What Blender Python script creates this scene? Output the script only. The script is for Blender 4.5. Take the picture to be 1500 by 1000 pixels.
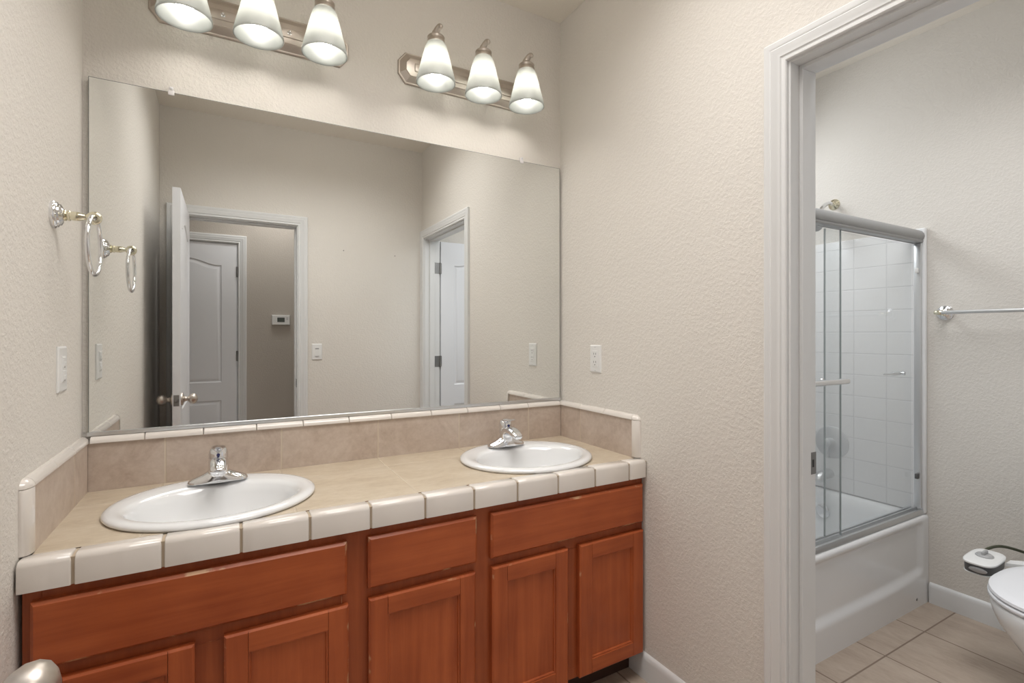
import bpy, bmesh, math, random
from mathutils import Vector, Matrix
random.seed(7)
PI = math.pi
for o in list(bpy.data.objects):
    bpy.data.objects.remove(o)
SC = bpy.context.scene
COL = SC.collection

# ------------------------------------------------------------------ camera
cd = bpy.data.cameras.new('camera')
cam = bpy.data.objects.new('camera', cd); COL.objects.link(cam)
cam.location = (0.373, -1.919, 1.27)
cam.rotation_euler = (PI/2, 0, -math.radians(29.425))
cd.sensor_width = 36.0
cd.lens = 737.2/1500*36
cd.shift_y = -10/1500
cd.clip_start = 0.01
SC.camera = cam

# ------------------------------------------------------------------ world, lights, exposure
wd = bpy.data.worlds.new('world'); SC.world = wd; wd.use_nodes = True
bg = wd.node_tree.nodes['Background']
bg.inputs[0].default_value = (0.75, 0.85, 1.0, 1); bg.inputs[1].default_value = 0.6
SC.view_settings.view_transform = 'Standard'
SC.view_settings.look = 'None'
SC.view_settings.gamma = 1.0
SC.view_settings.use_curve_mapping = False
SC.view_settings.exposure = 0.27

BULB = 32.0          # emission strength of the six vanity bulbs
def area(name, loc, aim, sx, sy, power, col, spread=180):
    l = bpy.data.lights.new(name, 'AREA'); l.shape = 'RECTANGLE'; l.size = sx; l.size_y = sy
    l.energy = power; l.color = col; l.spread = math.radians(spread)
    o = bpy.data.objects.new(name, l); COL.objects.link(o); o.location = loc
    o.rotation_euler = (Vector(aim)-Vector(loc)).to_track_quat('-Z', 'Y').to_euler()
    return o
area('window_daylight', (2.62, -0.03, 2.30), (2.70, -1.3, 1.05), 0.70, 0.36, 5.8, (0.95, 0.98, 1.0))
area('bathroom_fill_light', (2.45, -1.20, 2.705), (2.45, -1.20, 0), 0.80, 0.80, 7.4, (0.97, 0.98, 1.0), 115)  # overhead fill added to even out the bathroom; no such fixture is seen
area('vanity_fill_light', (0.86, -1.05, 2.705), (0.86, -1.05, 0), 1.20, 0.80, 12.5, (1.0, 0.98, 0.965), 130)  # broad fill added to lift the vanity room, not an actual fixture
area('hall_fill_light', (0.75, -2.60, 2.70), (0.85, -1.50, 0), 0.5, 0.4, 15.0, (1.0, 0.98, 0.96))  # unseen fill added in the hall to reach cabinet fronts and floor

gl_ = bpy.data.lights.new('vanity_fill_point', 'POINT'); gl_.energy = 3.2; gl_.color = (1.0, 0.96, 0.91); gl_.shadow_soft_size = 0.06  # point fill added to brighten the ceiling; there is no globe lamp
go_ = bpy.data.objects.new('vanity_fill_point', gl_); COL.objects.link(go_); go_.location = (0.95, -0.90, 2.58)

# ------------------------------------------------------------------ dimensions
W = 1.72; H = 2.718; L = 1.9285; WT = 0.12
X2 = 3.28
HY = -3.02           # hall wall
FT = 0.3295          # floor tile module

# ------------------------------------------------------------------ materials
def nt(name):
    m = bpy.data.materials.new(name); m.use_nodes = True
    return m, m.node_tree.nodes, m.node_tree.links, m.node_tree.nodes['Principled BSDF']
def simple(name, col, rough=0.5, metal=0.0, coat=0.0, spec=0.5):
    m, n, l, b = nt(name)
    b.inputs['Base Color'].default_value = (*col, 1); b.inputs['Roughness'].default_value = rough
    b.inputs['Metallic'].default_value = metal; b.inputs['Coat Weight'].default_value = coat
    b.inputs['Coat Roughness'].default_value = 0.05; b.inputs['Specular IOR Level'].default_value = spec
    # faint procedural unevenness of the finish
    t = n.new('ShaderNodeTexCoord'); z = n.new('ShaderNodeTexNoise'); z.inputs['Scale'].default_value = 14
    r = n.new('ShaderNodeMapRange'); r.inputs[3].default_value = max(0, rough-0.02); r.inputs[4].default_value = rough+0.03
    l.new(t.outputs['Object'], z.inputs['Vector']); l.new(z.outputs[0], r.inputs[0]); l.new(r.outputs[0], b.inputs['Roughness'])
    return m
def wall_mat(name, col, strength=0.35, dist=0.0016):
    m, n, l, b = nt(name)
    b.inputs['Roughness'].default_value = 0.62; b.inputs['Specular IOR Level'].default_value = 0.35
    t = n.new('ShaderNodeTexCoord')
    a = n.new('ShaderNodeTexNoise'); a.inputs['Scale'].default_value = 105; a.inputs['Detail'].default_value = 3; a.inputs['Roughness'].default_value = 0.55
    v = n.new('ShaderNodeTexNoise'); v.inputs['Scale'].default_value = 40; v.inputs['Detail'].default_value = 2
    l.new(t.outputs['Object'], a.inputs['Vector']); l.new(t.outputs['Object'], v.inputs['Vector'])
    mr = n.new('ShaderNodeMapRange'); mr.inputs[1].default_value = 0.42; mr.inputs[2].default_value = 0.62
    l.new(a.outputs[0], mr.inputs[0])
    ad = n.new('ShaderNodeMath'); ad.operation = 'MULTIPLY_ADD'; ad.inputs[1].default_value = 0.7
    l.new(v.outputs[0], ad.inputs[0]); l.new(mr.outputs[0], ad.inputs[2])
    bp = n.new('ShaderNodeBump'); bp.inputs['Strength'].default_value = strength; bp.inputs['Distance'].default_value = dist
    l.new(ad.outputs[0], bp.inputs['Height']); l.new(bp.outputs[0], b.inputs['Normal'])
    c = n.new('ShaderNodeTexNoise'); c.inputs['Scale'].default_value = 2.2
    l.new(t.outputs['Object'], c.inputs['Vector'])
    mx = n.new('ShaderNodeMix'); mx.data_type = 'RGBA'
    mx.inputs[6].default_value = (*[k*0.97 for k in col], 1); mx.inputs[7].default_value = (*[min(1, k*1.03) for k in col], 1)
    l.new(c.outputs[0], mx.inputs[0]); l.new(mx.outputs[2], b.inputs['Base Color'])
    return m
def tile_mat(name, c1, c2, c3, grout, plane, pitch, off, gw=0.005, rough=0.35, scale=9, streak=(1, 1, 1)):
    """ mottled ceramic with a grout grid; plane = indices of the two object axes; pitch/off per axis (0 pitch = no joints) """
    m, n, l, b = nt(name)
    t = n.new('ShaderNodeNewGeometry'); s = n.new('ShaderNodeSeparateXYZ'); l.new(t.outputs['Position'], s.inputs[0])
    mp = n.new('ShaderNodeMapping'); mp.inputs['Scale'].default_value = streak; l.new(t.outputs['Position'], mp.inputs[0])
    masks = []; cells = []
    for ax, p, o in zip(plane, pitch, off):
        if not p: continue
        d = n.new('ShaderNodeMath'); d.operation = 'SUBTRACT'; d.inputs[1].default_value = o; l.new(s.outputs[ax], d.inputs[0])
        q = n.new('ShaderNodeMath'); q.operation = 'DIVIDE'; q.inputs[1].default_value = p; l.new(d.outputs[0], q.inputs[0])
        fl = n.new('ShaderNodeMath'); fl.operation = 'FLOOR'; l.new(q.outputs[0], fl.inputs[0]); cells.append(fl)
        fr = n.new('ShaderNodeMath'); fr.operation = 'SUBTRACT'; l.new(q.outputs[0], fr.inputs[0]); l.new(fl.outputs[0], fr.inputs[1])
        pp = n.new('ShaderNodeMath'); pp.operation = 'PINGPONG'; pp.inputs[1].default_value = 0.5; l.new(fr.outputs[0], pp.inputs[0])
        lt = n.new('ShaderNodeMapRange'); lt.inputs[1].default_value = gw/2/p*0.7; lt.inputs[2].default_value = gw/2/p*1.35
        lt.inputs[3].default_value = 1; lt.inputs[4].default_value = 0
        l.new(pp.outputs[0], lt.inputs[0]); masks.append(lt)
    a = n.new('ShaderNodeTexNoise'); a.inputs['Scale'].default_value = scale; a.inputs['Detail'].default_value = 8; a.inputs['Roughness'].default_value = 0.68
    a.inputs['Distortion'].default_value = 0.6
    e = n.new('ShaderNodeTexNoise'); e.inputs['Scale'].default_value = scale*6; e.inputs['Detail'].default_value = 6; e.inputs['Roughness'].default_value = 0.7
    vec = mp.outputs[0]
    if cells:
        cb = n.new('ShaderNodeCombineXYZ'); 
        for i, cc in enumerate(cells): l.new(cc.outputs[0], cb.inputs[i])
        wn = n.new('ShaderNodeTexWhiteNoise'); l.new(cb.outputs[0], wn.inputs['Vector'])
        vs = n.new('ShaderNodeVectorMath'); vs.operation = 'MULTIPLY_ADD'; vs.inputs[1].default_value = (7, 7, 7)
        l.new(wn.outputs['Color'], vs.inputs[0]); l.new(vec, vs.inputs[2]); vec = vs.outputs[0]
    l.new(vec, a.inputs['Vector']); l.new(vec, e.inputs['Vector'])
    cr = n.new('ShaderNodeValToRGB'); el = cr.color_ramp.elements
    el[0].position = 0.33; el[0].color = (*c1, 1); el[1].position = 0.68; el[1].color = (*c3, 1)
    k = el.new(0.5); k.color = (*c2, 1)
    mixn = n.new('ShaderNodeMath'); mixn.operation = 'MULTIPLY_ADD'; mixn.inputs[1].default_value = 0.35
    sub = n.new('ShaderNodeMath'); sub.operation = 'MULTIPLY'; sub.inputs[1].default_value = 0.66
    l.new(a.outputs[0], sub.inputs[0]); l.new(e.outputs[0], mixn.inputs[0]); l.new(sub.outputs[0], mixn.inputs[2]); l.new(mixn.outputs[0], cr.inputs[0])
    out = cr.outputs[0]
    if masks:
        mk = masks[0].outputs[0]
        if len(masks) > 1:
            mm = n.new('ShaderNodeMath'); mm.operation = 'MAXIMUM'; l.new(masks[0].outputs[0], mm.inputs[0]); l.new(masks[1].outputs[0], mm.inputs[1]); mk = mm.outputs[0]
        mx = n.new('ShaderNodeMix'); mx.data_type = 'RGBA'; mx.inputs[7].default_value = (*grout, 1)
        l.new(mk, mx.inputs[0]); l.new(out, mx.inputs[6]); out = mx.outputs[2]
        rr = n.new('ShaderNodeMapRange'); rr.inputs[3].default_value = rough; rr.inputs[4].default_value = 0.85
        l.new(mk, rr.inputs[0]); l.new(rr.outputs[0], b.inputs['Roughness'])
        inv = n.new('ShaderNodeMath'); inv.operation = 'SUBTRACT'; inv.inputs[0].default_value = 1; l.new(mk, inv.inputs[1])
        bp = n.new('ShaderNodeBump'); bp.inputs['Strength'].default_value = 0.5; bp.inputs['Distance'].default_value = 0.0015
        l.new(inv.outputs[0], bp.inputs['Height']); l.new(bp.outputs[0], b.inputs['Normal'])
    else:
        b.inputs['Roughness'].default_value = rough
    l.new(out, b.inputs['Base Color'])
    return m
def wood_mat(name, along, dark=1.0):
    """ cherry-stained maple; grain runs along the given axis """
    m, n, l, b = nt(name)
    t = n.new('ShaderNodeTexCoord'); mp = n.new('ShaderNodeMapping')
    sc = [26, 26, 26]; sc[along] = 1.6; mp.inputs['Scale'].default_value = sc
    l.new(t.outputs['Object'], mp.inputs[0])
    a = n.new('ShaderNodeTexNoise'); a.inputs['Scale'].default_value = 1.6; a.inputs['Detail'].default_value = 6; a.inputs['Roughness'].default_value = 0.6; a.inputs['Distortion'].default_value = 0.4
    l.new(mp.outputs[0], a.inputs['Vector'])
    g = n.new('ShaderNodeTexNoise'); g.inputs['Scale'].default_value = 5; g.inputs['Detail'].default_value = 3
    l.new(t.outputs['Object'], g.inputs['Vector'])
    ad = n.new('ShaderNodeMath'); ad.operation = 'MULTIPLY_ADD'; ad.inputs[1].default_value = 0.55
    hf = n.new('ShaderNodeMath'); hf.operation = 'MULTIPLY'; hf.inputs[1].default_value = 0.45
    l.new(g.outputs[0], hf.inputs[0]); l.new(a.outputs[0], ad.inputs[0]); l.new(hf.outputs[0], ad.inputs[2])
    cr = n.new('ShaderNodeValToRGB'); el = cr.color_ramp.elements
    el[0].position = 0.32; el[0].color = (0.290*dark, 0.056*dark, 0.015*dark, 1)
    el[1].position = 0.70; el[1].color = (0.510*dark, 0.126*dark, 0.038*dark, 1)
    l.new(ad.outputs[0], cr.inputs[0])
    # finish rubbed pale here and there along the chamfered edges
    ge = n.new('ShaderNodeNewGeometry'); sx = n.new('ShaderNodeSeparateXYZ'); l.new(ge.outputs['True Normal'], sx.inputs[0])
    ay = n.new('ShaderNodeMath'); ay.operation = 'ABSOLUTE'; l.new(sx.outputs[1], ay.inputs[0])
    cm = n.new('ShaderNodeMath'); cm.operation = 'COMPARE'; cm.inputs[1].default_value = 0.67; cm.inputs[2].default_value = 0.22; l.new(ay.outputs[0], cm.inputs[0])
    wn = n.new('ShaderNodeTexNoise'); wn.inputs['Scale'].default_value = 11; wn.inputs['Detail'].default_value = 5; l.new(ge.outputs['Position'], wn.inputs['Vector'])
    wr = n.new('ShaderNodeMapRange'); wr.inputs[1].default_value = 0.575; wr.inputs[2].default_value = 0.64; l.new(wn.outputs[0], wr.inputs[0])
    wm = n.new('ShaderNodeMath'); wm.operation = 'MULTIPLY'; l.new(cm.outputs[0], wm.inputs[0]); l.new(wr.outputs[0], wm.inputs[1])
    wx = n.new('ShaderNodeMix'); wx.data_type = 'RGBA'; wx.inputs[7].default_value = (0.62, 0.36, 0.20, 1)
    l.new(wm.outputs[0], wx.inputs[0]); l.new(cr.outputs[0], wx.inputs[6]); l.new(wx.outputs[2], b.inputs['Base Color'])
    b.inputs['Roughness'].default_value = 0.34; b.inputs['Specular IOR Level'].default_value = 0.4
    bp = n.new('ShaderNodeBump'); bp.inputs['Strength'].default_value = 0.08; bp.inputs['Distance'].default_value = 0.0006
    l.new(a.outputs[0], bp.inputs['Height']); l.new(bp.outputs[0], b.inputs['Normal'])
    return m

M = {}
WALLC = (0.735, 0.70, 0.65)
M['wall'] = wall_mat('painted_wall', WALLC, 0.42)
M['ceiling'] = wall_mat('painted_ceiling', (0.84, 0.79, 0.71), 0.25)
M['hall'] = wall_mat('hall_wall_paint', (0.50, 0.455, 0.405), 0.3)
M['trim'] = simple('white_trim_paint', (0.74, 0.745, 0.745), 0.32)
M['door'] = simple('white_door_paint', (0.78, 0.79, 0.82), 0.35)
M['porcelain'] = simple('white_porcelain', (0.82, 0.83, 0.84), 0.08, coat=0.6)
M['tub'] = simple('white_tub_acrylic', (0.84, 0.85, 0.86), 0.16, coat=0.4)
M['plastic'] = simple('white_plastic', (0.80, 0.80, 0.79), 0.3)
M['lid'] = simple('white_seat_plastic', (0.80, 0.81, 0.84), 0.22)
M['grey_plastic'] = simple('grey_plastic', (0.10, 0.10, 0.10), 0.4)
M['silver_plastic'] = simple('silver_plastic', (0.45, 0.45, 0.46), 0.3, 0.6)
M['dial_grey'] = simple('dial_grey', (0.40, 0.40, 0.40), 0.4)
M['dark'] = simple('dark_recess', (0.02, 0.02, 0.02), 0.6)
M['lcd'] = simple('lcd_glass', (0.09, 0.10, 0.09), 0.2)
M['chrome'] = simple('polished_chrome', (0.80, 0.81, 0.83), 0.07, 1.0)
M['satin'] = simple('satin_aluminium', (0.66, 0.67, 0.68), 0.32, 0.85)
M['valve'] = simple('matte_steel_valve', (0.62, 0.63, 0.64), 0.45, 0.6)
M['header'] = simple('header_aluminium', (0.36, 0.365, 0.37), 0.35, 0.5)
M['nickel'] = simple('brushed_nickel', (0.56, 0.51, 0.46), 0.36, 1.0)
M['hinge'] = simple('dull_hinge_steel', (0.26, 0.255, 0.25), 0.45, 0.8)
M['brass'] = simple('polished_brass', (0.80, 0.76, 0.60), 0.14, 1.0)
M['hose'] = simple('olive_rubber_hose', (0.07, 0.075, 0.045), 0.5)
M['vcap'] = simple('cream_glazed_edge_tile', (0.75, 0.70, 0.65), 0.14, coat=0.5)
M['grout'] = simple('tan_grout', (0.46, 0.375, 0.28), 0.85)
M['counter'] = tile_mat('counter_tile', (0.47, 0.38, 0.275), (0.565, 0.475, 0.36), (0.64, 0.56, 0.45), (0.57, 0.49, 0.385), (0, 1), (0.333, 0.333), (0.862, -0.155), 0.005, 0.3, 7, (1, 2.2, 1))
SPC = ((0.42, 0.33, 0.265), (0.54, 0.445, 0.375), (0.64, 0.55, 0.48))
M['splash'] = tile_mat('backsplash_tile', *SPC, (0.62, 0.53, 0.43), (0, 2), (0.333, 0), (0.2015, 0), 0.005, 0.35, 8)
M['splash_side'] = tile_mat('side_splash_tile', *SPC, (0.62, 0.53, 0.43), (1, 2), (0.333, 0), (-0.157, 0), 0.005, 0.35, 8)
M['floor'] = tile_mat('floor_tile', (0.35, 0.27, 0.215), (0.44, 0.355, 0.285), (0.52, 0.435, 0.36), (0.22, 0.165, 0.125), (0, 1), (FT, FT), (2.967, -0.911), 0.006, 0.33, 4, (3.2, 1, 1))
M['surround'] = tile_mat('surround_panel', (0.83, 0.83, 0.83), (0.84, 0.84, 0.84), (0.85, 0.85, 0.85), (0.72, 0.72, 0.73), (1, 2), (0.152, 0.112), (-0.03, 0.05), 0.005, 0.16, 2)
M['surround_back'] = tile_mat('surround_back_panel', (0.83, 0.83, 0.83), (0.84, 0.84, 0.84), (0.85, 0.85, 0.85), (0.72, 0.72, 0.73), (0, 2), (0.152, 0.112), (0, 0.05), 0.005, 0.16, 2)
M['wood_h'] = wood_mat('cherry_wood_horizontal', 0)
M['wood_v'] = wood_mat('cherry_wood_vertical', 2)
M['wood_shaded'] = wood_mat('cherry_frame_shaded', 2, 0.85)  # same cherry, darkened to put the shade between the fronts into its colour
M['toe'] = simple('toe_kick_dark', (0.045, 0.018, 0.010), 0.6)
# mirror
m, n, l, b = nt('mirror_silver'); M['mirror'] = m
b.inputs['Base Color'].default_value = (0.86, 0.875, 0.865, 1); b.inputs['Metallic'].default_value = 1; b.inputs['Roughness'].default_value = 0.0
M['mirror_edge'] = simple('mirror_edge', (0.22, 0.24, 0.23), 0.25, 0.4)
# clear tempered glass
m = bpy.data.materials.new('clear_glass'); m.use_nodes = True; n = m.node_tree.nodes; l = m.node_tree.links; n.clear()
o_ = n.new('ShaderNodeOutputMaterial'); tr = n.new('ShaderNodeBsdfTransparent'); tr.inputs[0].default_value = (0.97, 0.98, 0.98, 1)
gl = n.new('ShaderNodeBsdfGlossy'); gl.inputs['Roughness'].default_value = 0.02; gl.inputs[0].default_value = (1, 1, 1, 1)
df = n.new('ShaderNodeBsdfDiffuse'); df.inputs[0].default_value = (0.75, 0.77, 0.80, 1)
fz = n.new('ShaderNodeFresnel'); fz.inputs[0].default_value = 1.3
m1 = n.new('ShaderNodeMixShader'); m2 = n.new('ShaderNodeMixShader'); m2.inputs[0].default_value = 0.09
ge = n.new('ShaderNodeNewGeometry'); iv = n.new('ShaderNodeMath'); iv.operation = 'SUBTRACT'; iv.inputs[0].default_value = 1; l.new(ge.outputs['Backfacing'], iv.inputs[1])
mu = n.new('ShaderNodeMath'); mu.operation = 'MULTIPLY'; l.new(fz.outputs[0], mu.inputs[0]); l.new(iv.outputs[0], mu.inputs[1]); l.new(mu.outputs[0], m1.inputs[0]); l.new(tr.outputs[0], m1.inputs[1]); l.new(gl.outputs[0], m1.inputs[2])
l.new(m1.outputs[0], m2.inputs[1]); l.new(df.outputs[0], m2.inputs[2]); l.new(m2.outputs[0], o_.inputs[0]); M['glass'] = m
M['glass_edge'] = simple('glass_edge_green', (0.28, 0.33, 0.33), 0.15)
M['clear_plastic'] = simple('clear_plastic', (0.80, 0.78, 0.78), 0.1, spec=0.8)
# alabaster lamp shade
m = bpy.data.materials.new('frosted_shade_glass'); m.use_nodes = True; n = m.node_tree.nodes; l = m.node_tree.links; n.clear()
o_ = n.new('ShaderNodeOutputMaterial'); t1 = n.new('ShaderNodeBsdfTranslucent'); t1.inputs[0].default_value = (0.60, 0.61, 0.585, 1)
d1 = n.new('ShaderNodeBsdfDiffuse'); d1.inputs[0].default_value = (0.20, 0.21, 0.20, 1)
tp = n.new('ShaderNodeBsdfTransparent'); g1 = n.new('ShaderNodeBsdfGlossy'); g1.inputs['Roughness'].default_value = 0.25
nz = n.new('ShaderNodeTexNoise'); nz.inputs['Scale'].default_value = 30; tc = n.new('ShaderNodeTexCoord'); l.new(tc.outputs['Object'], nz.inputs['Vector'])
mr = n.new('ShaderNodeMapRange'); mr.inputs[3].default_value = 0.50; mr.inputs[4].default_value = 0.60; l.new(nz.outputs[0], mr.inputs[0])
a1 = n.new('ShaderNodeMixShader'); a2 = n.new('ShaderNodeMixShader'); a3 = n.new('ShaderNodeMixShader')
l.new(mr.outputs[0], a1.inputs[0]); l.new(t1.outputs[0], a1.inputs[1]); l.new(d1.outputs[0], a1.inputs[2])
a2.inputs[0].default_value = 0.05; l.new(a1.outputs[0], a2.inputs[1]); l.new(tp.outputs[0], a2.inputs[2])
a3.inputs[0].default_value = 0.04; l.new(a2.outputs[0], a3.inputs[1]); l.new(g1.outputs[0], a3.inputs[2]); l.new(a3.outputs[0], o_.inputs[0]); M['shade'] = m
def emit(name, col, s):
    m = bpy.data.materials.new(name); m.use_nodes = True; n = m.node_tree.nodes; l = m.node_tree.links; n.clear()
    o_ = n.new('ShaderNodeOutputMaterial'); e = n.new('ShaderNodeEmission'); e.inputs[0].default_value = (*col, 1); e.inputs[1].default_value = s
    l.new(e.outputs[0], o_.inputs[0]); return m
M['bulb'] = emit('lit_bulb', (1.0, 0.95, 0.88), BULB)
M['skyglass'] = emit('bright_window_pane', (0.9, 0.95, 1.0), 1.5)

# ------------------------------------------------------------------ mesh helpers (world coordinates)
def V(*a): return Vector(a)
def box(bm, x0, x1, y0, y1, z0, z1, bev=0.0, seg=2):
    vs = [bm.verts.new((x, y, z)) for x in (x0, x1) for y in (y0, y1) for z in (z0, z1)]
    idx = [(0, 1, 3, 2), (4, 6, 7, 5), (0, 4, 5, 1), (2, 3, 7, 6), (0, 2, 6, 4), (1, 5, 7, 3)]
    fs = [bm.faces.new([vs[i] for i in f]) for f in idx]
    if bev > 0:
        es = set(e for f in fs for e in f.edges)
        bmesh.ops.bevel(bm, geom=list(es), offset=bev, segments=seg, profile=0.5, affect='EDGES')
    return bm
def loft(bm, rings, cap0=True, cap1=True, closed=True):
    R = [[bm.verts.new(p) for p in r] for r in rings]
    n = len(R[0])
    for a, b_ in zip(R, R[1:]):
        for i in range(n if closed else n-1):
            j = (i+1) % n
            bm.faces.new((a[i], a[j], b_[j], b_[i]))
    if cap0: bm.faces.new(list(reversed(R[0])))
    if cap1: bm.faces.new(R[-1])
    return R
def ring(c, u, v, r, n=16, r2=None):
    r2 = r if r2 is None else r2
    return [c + u*(r*math.cos(2*PI*i/n)) + v*(r2*math.sin(2*PI*i/n)) for i in range(n)]
def frame_of(d):
    d = d.normalized(); up = V(0, 0, 1) if abs(d.z) < 0.95 else V(0, 1, 0)
    u = d.cross(up).normalized(); return u, u.cross(d).normalized()
def lathe(bm, o, d, prof, n=28, cap=True):
    """ prof: (distance along d, radius) """
    o = Vector(o); d = Vector(d).normalized(); u, v = frame_of(d)
    loft(bm, [ring(o+d*h, u, v, max(r, 1e-4), n) for h, r in prof], cap, cap)
    return bm
def tube(bm, pts, rad, n=12, closed=False):
    pts = [Vector(p) for p in pts]; N = len(pts)
    rs = rad if isinstance(rad, (list, tuple)) else [rad]*N
    rings = []; pu = None
    for i, p in enumerate(pts):
        a = pts[(i-1) % N] if (closed or i > 0) else p
        b_ = pts[(i+1) % N] if (closed or i < N-1) else p
        d = (b_-a).normalized()
        if pu is None: u, v = frame_of(d)
        else:
            u = (pu - d*pu.dot(d)).normalized(); v = u.cross(d) * -1
            v = d.cross(u)
        pu = u
        v = d.cross(u)
        rings.append(ring(p, u, v, rs[i], n))
    R = loft(bm, rings, not closed, not closed)
    if closed:
        a, b_ = R[-1], R[0]
        for i in range(n):
            j = (i+1) % n; bm.faces.new((a[i], a[j], b_[j], b_[i]))
    return bm
def smoothpts(pts, k=6):
    pts = [Vector(p) for p in pts]; out = []
    P = [pts[0]*2-pts[1]] + pts + [pts[-1]*2-pts[-2]]
    for i in range(1, len(P)-2):
        for j in range(k):
            t = j/k; p0, p1, p2, p3 = P[i-1], P[i], P[i+1], P[i+2]
            out.append(0.5*((2*p1)+(p2-p0)*t+(2*p0-5*p1+4*p2-p3)*t*t+(3*p1-p0-3*p2+p3)*t**3))
    out.append(pts[-1]); return out
def finish(bm, name, m, parent=None, smooth=35, origin=None):
    bmesh.ops.remove_doubles(bm, verts=bm.verts, dist=1e-6)
    bmesh.ops.recalc_face_normals(bm, faces=bm.faces)
    base = Vector((0, 0, 0))
    if parent is not None:
        base = root_base(parent)
    elif origin is not None: base = Vector(origin)
    me = bpy.data.meshes.new(name)
    for v in bm.verts: v.co -= base
    bm.to_mesh(me); bm.free()
    me.materials.append(M[m] if isinstance(m, str) else m)
    o = bpy.data.objects.new(name, me); COL.objects.link(o)
    if smooth:
        for p in me.polygons: p.use_smooth = True
        try: me.set_sharp_from_angle(angle=math.radians(smooth))
        except Exception: pass
    if parent is not None: o.parent = parent
    elif origin is not None: o.location = base
    return o
def root_base(o):
    b_ = Vector((0, 0, 0))
    while o is not None: b_ += o.location; o = o.parent
    return b_
def thing(name, label, cat, loc=(0, 0, 0), group=None):
    o = bpy.data.objects.new(name, None); COL.objects.link(o); o.location = loc; o.empty_display_size = 0.05
    return tag(o, label, cat, group)
def tag(o, label, cat, group=None):
    o['label'] = label; o['category'] = cat
    if group: o['group'] = group
    return o
def struct(o, label=None):
    o['kind'] = 'structure'
    if label: o['label'] = label
    return o
def copy_tree(o, parent=None):
    c = o.copy(); COL.objects.link(c); c.parent = parent
    for ch in [q for q in bpy.data.objects if q.parent == o]: copy_tree(ch, c)
    return c
def B(): return bmesh.new()

# ------------------------------------------------------------------ room shell
bm = B(); box(bm, -1.6, X2+WT, -3.3, 0.12, -0.08, 0.0); struct(finish(bm, 'floor', 'floor', smooth=0), 'beige ceramic tile floor with dark grout')
bm = B(); box(bm, -1.6, X2+WT, -3.3, 0.12, H, H+0.08); struct(finish(bm, 'ceiling', 'ceiling', smooth=0), 'pale beige ceiling')
bm = B(); box(bm, -WT, X2+WT, 0.0125, WT, 0, 1.95)
box(bm, -WT, 2.20, 0.0125, WT, 1.95, H); box(bm, 3.04, X2+WT, 0.0125, WT, 1.95, H); box(bm, 2.20, 3.04, 0.0125, WT, 2.55, H)
struct(finish(bm, 'wall_back', 'wall', smooth=0), 'beige textured wall behind the vanity mirror')
bm = B(); box(bm, -WT, -0.004, -L-WT, 0.0125, 0, H); struct(finish(bm, 'wall_left', 'wall', smooth=0), 'beige textured wall with the towel ring')
# right wall with bathroom doorway
BY0, BY1, BH = -1.868, -1.090, 2.018
EX0, EX1, EH = 0.103, 0.796, 2.035
JT = 0.018
bm = B(); box(bm, W, W+WT, BY1+JT, 0.0125, 0, H); box(bm, W, W+WT, -L, BY0-JT, 0, H); box(bm, W, W+WT, BY0-JT, BY1+JT, BH+JT, H)
struct(finish(bm, 'wall_right', 'wall', smooth=0), 'beige textured wall with the bathroom doorway')
bm = B(); box(bm, -0.0035, EX0-JT, -L-WT, -L, 0, H); box(bm, EX1+JT, X2, -L-WT, -L, 0, H); box(bm, EX0-JT, EX1+JT, -L-WT, -L, EH+JT, H)
struct(finish(bm, 'wall_front', 'wall', smooth=0), 'beige wall with entry doorway seen in the mirror')
bm = B(); box(bm, X2, X2+WT, -L-WT, 0.0125, 0, H); struct(finish(bm, 'wall_bath', 'wall', smooth=0), 'beige textured bathroom wall with towel bar')
# hall beyond the entry door, opening for the closed door
HX0, HX1, HH = -0.325, 0.443, 2.050
bm = B(); box(bm, -1.6, HX0-JT, HY-WT, HY, 0, H); box(bm, HX1+JT, X2+WT, HY-WT, HY, 0, H); box(bm, HX0-JT, HX1+JT, HY-WT, HY, HH+JT, H)
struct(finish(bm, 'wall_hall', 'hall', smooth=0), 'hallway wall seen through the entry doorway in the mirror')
bm = B(); box(bm, -1.6, -1.5, HY, -L-WT, 0, H); box(bm, X2, X2+WT, HY, -L-WT, 0, H); box(bm, -1.5, -WT, -L-WT, -L, 0, H)
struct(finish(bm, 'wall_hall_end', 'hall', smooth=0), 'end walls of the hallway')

# baseboards
def baseboard(name, p0, p1, nrm, h=0.095, t=0.013, label=None):
    p0 = Vector(p0); p1 = Vector(p1); nrm = Vector(nrm)
    prof = [(0, 0), (t, 0), (t, h-0.022), (t*0.85, h-0.010), (t*0.45, h-0.002), (0, h)]
    bm = B(); loft(bm, [[p+nrm*a+V(0, 0, z) for a, z in prof] for p in (p0, p1)])
    o = struct(finish(bm, name, 'trim', smooth=50), label); return o
baseboard('baseboard_right', (W, -0.463, 0), (W, -1.026, 0), (-1, 0, 0), label='white baseboard beside the vanity cabinet')
baseboard('baseboard_bath', (X2, -0.812, 0), (X2, -L, 0), (-1, 0, 0), label='white baseboard behind the toilet')
baseboard('baseboard_front', (0.862, -L, 0), (W, -L, 0), (0, 1, 0))
baseboard('baseboard_left', (-0.004, -0.535, 0), (-0.004, -L, 0), (1, 0, 0))
baseboard('baseboard_hall', (0.52, HY, 0), (2.8, HY, 0), (0, 1, 0))

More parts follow.
